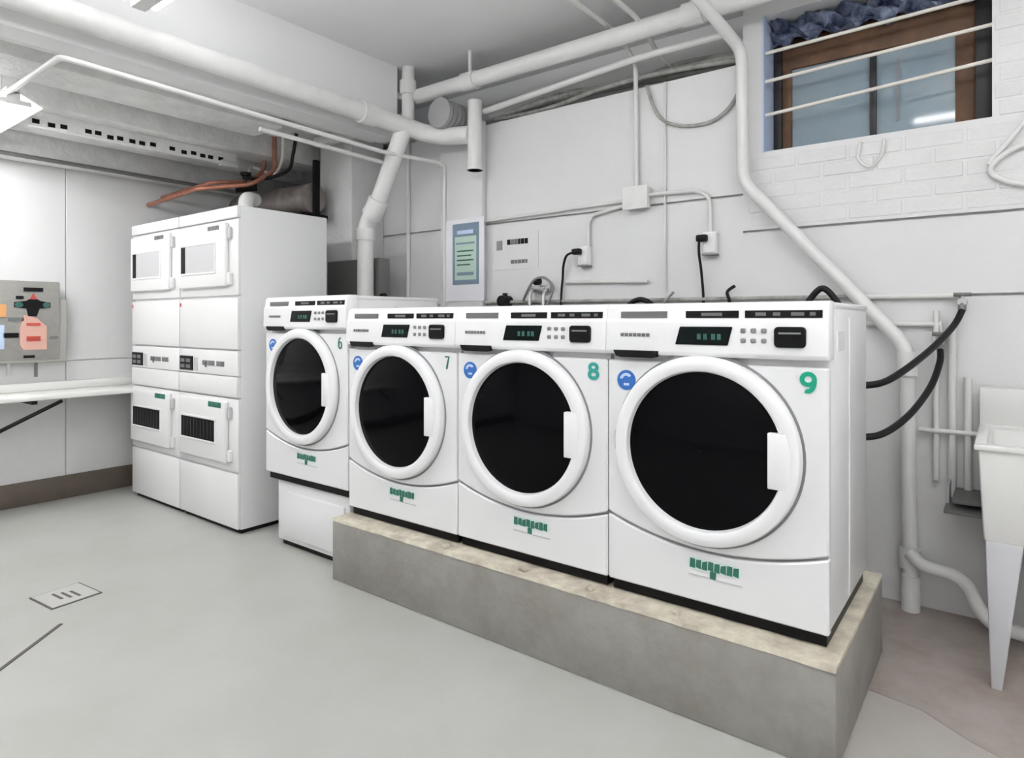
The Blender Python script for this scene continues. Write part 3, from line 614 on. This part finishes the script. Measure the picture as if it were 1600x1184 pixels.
# ================================================================ POSTER AND WALL SIGN
yp = YB-.046
po = thing('wall_poster', (-2.43,yp,1.335), 'framed blue and mint notice poster on the pilaster above washer 7', 'poster')
B(-2.60,-2.262,yp-.006,yp,1.335,1.875).build('sheet', 'paper', po)
pf = MB(); a, b, c, d = -2.53, -2.305, 1.445, 1.845; q = .018
pf.box(a,b,yp-.010,yp-.005,d-.085,d); pf.box(a,b,yp-.010,yp-.005,c,c+.03); pf.box(a,a+q,yp-.010,yp-.005,c+.03,d-.085); pf.box(b-q,b,yp-.010,yp-.005,c+.03,d-.085)
pf.build('border', 'slate', po)
B(a+q,b-q,yp-.008,yp-.005,c+.03,d-.085).build('printed_field', 'mint', po)
for i, (x0, x1, z0, z1, m) in enumerate(((-2.49,-2.35,1.775,1.80,'ltblue'),(-2.50,-2.34,1.71,1.72,'slate'),(-2.49,-2.35,1.66,1.668,'teal'),(-2.49,-2.37,1.63,1.638,'teal'),(-2.49,-2.35,1.60,1.608,'teal'),(-2.49,-2.38,1.57,1.578,'teal'),(-2.49,-2.35,1.505,1.525,'slate'))):
    B(x0,x1,yp-.0112,yp-.007,z0,z1).build('print_line', m, po)
sg = thing('wall_notice', (-2.06,YB,1.53), 'small white wall notice with two dark lines of print', 'sign')
B(-2.23,-1.87,YB-.004,YB,1.53,1.76).build('sheet', 'wall', sg)
B(-2.195,-2.15,YB-.007,YB-.003,1.655,1.715).build('pictogram', 'grey', sg)
x = -2.11
for i, wd in enumerate((.03,.026,.03,.022,.03,.028)):
    B(x,x+wd-.005,YB-.007,YB-.003,1.685,1.718).build('notice_letter', 'label' if i > 2 or i == 0 else 'midgrey', sg); x += wd
x = -2.08
for i, wd in enumerate((.03,.025,.03,.028,.02)):
    B(x,x+wd-.006,YB-.007,YB-.003,1.565,1.588).build('notice_letter', 'midgrey', sg); x += wd

# ================================================================ LEFT WALL: payment panel and shelf
kp = thing('payment_panel', (XL+.05,-.6,.93), 'grey steel payment panel with red and black stickers on the left wall', 'panel')
B(XL,XL+.10,-1.0,-.352,.935,1.35).build('back_box', 'kioskbox', kp, bevel=.015)
B(XL,XL+.115,-1.0,-.40,.955,1.462).build('front_plate', 'kiosk', kp, bevel=.006)
xf = XL+.115
def K(y0, y1, z0, z1, m, nm, d=.004): return B(xf-.002, xf+d, y0, y1, z0, z1).build(nm, m, kp)
K(-.60,-.495,1.395,1.42,'label','title_print')
K(-.64,-.60,1.345,1.365,'label','small_print')
def KP(poly, m, nm, d=.004):
    mb = MB(); n = len(poly); mb.v = [(xf-.002,y,z) for y,z in poly]+[(xf+d,y,z) for y,z in poly]
    mb.f = [tuple(range(n))[::-1], tuple(range(n,2*n))]+[(k,(k+1)%n,(k+1)%n+n,k+n) for k in range(n)]
    return mb.build(nm, m, kp)
KP([(-.572,1.34),(-.548,1.385),(-.524,1.34)], 'red', 'arrow_tip')
KP([(-.65,1.295),(-.65,1.325),(-.585,1.335),(-.572,1.345),(-.524,1.345),(-.51,1.335),(-.455,1.325),(-.455,1.295),(-.515,1.285),(-.53,1.235),(-.575,1.235),(-.585,1.285)], 'label', 'cross_sticker', .005)
KP(ellipse(0,0,.022,.02,14) and [(-.625+.022*math.cos(k*.45), 1.309+.018*math.sin(k*.45)) for k in range(14)], 'teal', 'round_decal', .007)
KP([(-.478+.02*math.cos(k*.45), 1.309+.018*math.sin(k*.45)) for k in range(14)], 'teal', 'round_decal', .007)
KP([(-.60,1.245),(-.53,1.225),(-.475,1.17),(-.475,1.02),(-.60,1.02),(-.62,1.05),(-.62,1.16)], 'salmon', 'red_notice')
for z in (1.175,1.09,1.075): K(-.585,-.51,z,z+.018,'red','notice_print',.006)
K(-.68,-.60,1.205,1.228,'midgrey','small_print'); K(-.705,-.625,1.10,1.13,'label','small_print'); K(-.46,-.41,1.09,1.105,'midgrey','small_print')
K(-.60,-.54,.968,.985,'label','slot')
K(-.80,-.69,1.23,1.31,'orange','corner_sticker'); K(-.82,-.70,1.03,1.18,'ltblue','corner_sticker')
T([(XL+.05,-.515,.84),(XL+.05,-.515,.95)], .010, 8).build('cable_stub', 'dkmetal', kp, smooth=True)
T([(XL+.05,-.66,.86),(XL+.05,-.66,.95)], .012, 8).build('cable_stub', 'palegrey', kp, smooth=True)
sh = thing('wall_shelf', (-4.5,-1.0,.56), 'long white shelf with dark braces on the left wall', 'shelf')
B(XL,-4.33,-2.8,.55,.715,.745).build('shelf_top', 'shelf', sh, bevel=.006)
B(XL,-4.66,-2.8,.55,.745,.80).build('backsplash', 'shelf', sh, bevel=.005)
for y in (-2.2,-.62):
    B(-4.68,-4.36,y,y+.03,.69,.715).build('bracket_arm', 'black', sh)
def brace(y0):
    return T([(-4.36,y0,.70),(-4.36,y0-.42,.50)], .012, 8)
brace(-.46).build('diagonal_brace', 'black', sh, smooth=True); brace(-1.9).build('diagonal_brace', 'black', sh, smooth=True)

# ================================================================ UTILITY SINK
sk = thing('utility_sink', (.63,.92,0), 'white floor-standing utility sink with tapered legs right of washer 9', 'sink')
def tub():
    mb = MB()
    x0, x1, y0, y1 = .315, .94, .65, 1.19
    def ringv(ins, z): return [(x0+ins,y0+ins,z),(x1-ins,y0+ins,z),(x1-ins,y1-ins,z),(x0+ins,y1-ins,z)]
    L = [ringv(.016,.482), ringv(.0,.795), ringv(.03,.795), ringv(.05,.51)]
    for r in L: mb.v += r
    mb.f.append((3,2,1,0))
    for k in range(3):
        for j in range(4): a=k*4+j; b=k*4+(j+1)%4; mb.f.append((a,b,b+4,a+4))
    mb.f.append((12,13,14,15)); return mb
tub().build('basin', 'sink', sk, bevel=.012)
rm = MB(); rm.box(.305,.95,.64,.675,.785,.805); rm.box(.305,.95,1.16,1.20,.785,.805); rm.box(.305,.34,.675,1.16,.785,.805); rm.box(.915,.95,.675,1.16,.785,.805)
rm.build('rim', 'sink', sk, bevel=.006)
B(.305,.95,1.185,1.215,.80,.945).build('backsplash', 'sink', sk, bevel=.008)
for sx in (0, 1):
    for sy in (0, 1):
        xa = .335 if sx == 0 else .92; d = 1 if sx == 0 else -1
        ya = .665 if sy == 0 else 1.165; e = 1 if sy == 0 else -1
        mb = MB()
        def q4(wx, wy, o, z): return [(xa+d*o,ya+e*o*.5,z),(xa+d*(o+wx),ya+e*o*.5,z),(xa+d*(o+wx),ya+e*(o*.5+wy),z),(xa+d*o,ya+e*(o*.5+wy),z)]
        mb.v = q4(.03,.028,.015,0)+q4(.10,.08,0,.487)
        mb.f = [(0,3,2,1),(4,5,6,7),(0,1,5,4),(1,2,6,5),(2,3,7,6),(3,0,4,7)]
        mb.build('leg', 'sinkleg', sk, bevel=.006)
fc = thing('sink_faucet', (.63,1.2,.945), 'metal faucet on the sink backsplash', 'faucet')
B(.54,.72,1.165,1.215,.945,.975).build('faucet_body', 'steel', fc, bevel=.008)
T(bend_path([(.63,1.19,.97),(.63,1.19,1.06),(.63,1.0,1.06),(.63,1.0,1.02)], .05), .011, 10).build('spout', 'steel', fc, smooth=True)
tr = thing('wall_bracket_tray', (.26,1.15,.47), 'grey steel tray bracket on the wall between pipes and sink', 'tray')
B(.20,.36,.98,1.25,.478,.490).build('tray_plate', 'dkmetal', tr, bevel=.003)
B(.225,.36,1.02,1.25,.51,.526).build('tray_lip', 'dkmetal', tr, bevel=.003)
B(.20,.212,1.1,1.25,.49,.56).build('tray_arm', 'palegrey', tr)

# ================================================================ FLOOR PLATE
hp = thing('floor_plate', (-2.88,-.9,0), 'flat square drain cover plate set in the floor at lower left', 'drain cover')
def quad(c, a, b, z0, z1, rot):
    mb = MB(); R = Matrix.Rotation(rot, 2)
    pts = [Vector(c)+R @ Vector(p) for p in ((-a,-b),(a,-b),(a,b),(-a,b))]
    mb.v = [(p.x,p.y,z0) for p in pts]+[(p.x,p.y,z1) for p in pts]
    mb.f = [(0,3,2,1),(4,5,6,7),(0,1,5,4),(1,2,6,5),(2,3,7,6),(3,0,4,7)]; return mb
quad((-2.89,-.91),.105,.10,0,.003,.1).build('frame', 'groove', hp)
quad((-2.89,-.91),.097,.092,.0,.005,.1).build('cover', 'hatch', hp)
for k in (-1,0,1): quad((-2.885+.012*k,-.91+.03*k),.045,.006,.004,.006,.1).build('slot', 'groove', hp)

# ================================================================ LIGHTS
def fixture(x0, y, z, label, drop, wing=False):
    L = 1.22
    t = thing('fluorescent_light', (x0+L/2, y, z), label, 'light', 'fluorescent strip lights')
    B(x0,x0+L,y-.03,y+.03,z+.03,z+.10).build('housing', 'housing', t, bevel=.006)
    for q in (-.06,.06):
        tz = z+(.024 if wing else .062)
        T([(x0+.012,y+q,tz),(x0+L-.012,y+q,tz)], .0165, 12).build('tube', 'tube', t, smooth=True)
    if wing:
        MB().prismx([(y-.12,z+.03),(y-.03,z+.075),(y+.03,z+.075),(y+.12,z+.03),(y+.12,z+.036),(y+.03,z+.082),(y-.03,z+.082),(y-.12,z+.036)], x0, x0+L).build('reflector', 'housing', t)
    for xx in (x0+.002, x0+L-.012): B(xx,xx+.010,y-.075,y+.075,tz-.002,tz+.024).build('tube_socket', 'plastic', t, bevel=.004)
    for xx in (x0+.2, x0+L-.2):
        if drop > .101: T([(xx,y,z+.095),(xx,y,z+drop)], .006, 8).build('hanger', 'conduit', t, smooth=True)
fixture(-2.44, -.80, 2.455, 'fluorescent strip light hung above the middle of the room, nearest the beam', .425)
fixture(-.16, -.82, 2.62, 'fluorescent strip light hung in front of the washers near the window', .26)
fixture(-4.60, -.97, 2.225, 'fluorescent strip light under the low soffit by the left wall', .295, True)
fixture(-2.4, -2.4, 2.50, 'fluorescent strip light behind the viewpoint, left side', .38)
fixture(-.3, -2.4, 2.50, 'fluorescent strip light behind the viewpoint, right side', .38)
fixture(-4.45, -1.45, 2.235, 'unseen fluorescent strip light added under the low soffit as fill, second from the dryers', .285)  # added out of view to brighten the soffit and left bay
fixture(-4.45, -2.3, 2.235, 'unseen fluorescent strip light under the low soffit, moved in as fill, farthest from the dryers', .285)  # unseen lamp, set closer to lift the soffit and pier
fixture(1.0, -1.7, 2.50, 'unseen fluorescent strip light added as fill nearest the right wall', .38)  # unseen fill lamp, added to lighten the washer side and right wall
fixture(-1.6, -3.8, 2.50, 'fluorescent strip light at the rear of the room', .38)
fixture(.9, -3.6, 2.50, 'fluorescent strip light in the rear right of the room', .38)
fixture(1.02, -.5, 2.50, 'unseen fluorescent strip light added as fill over the utility sink corner', .38)  # extra lamp outside the view, lifts the dark wall behind the washers
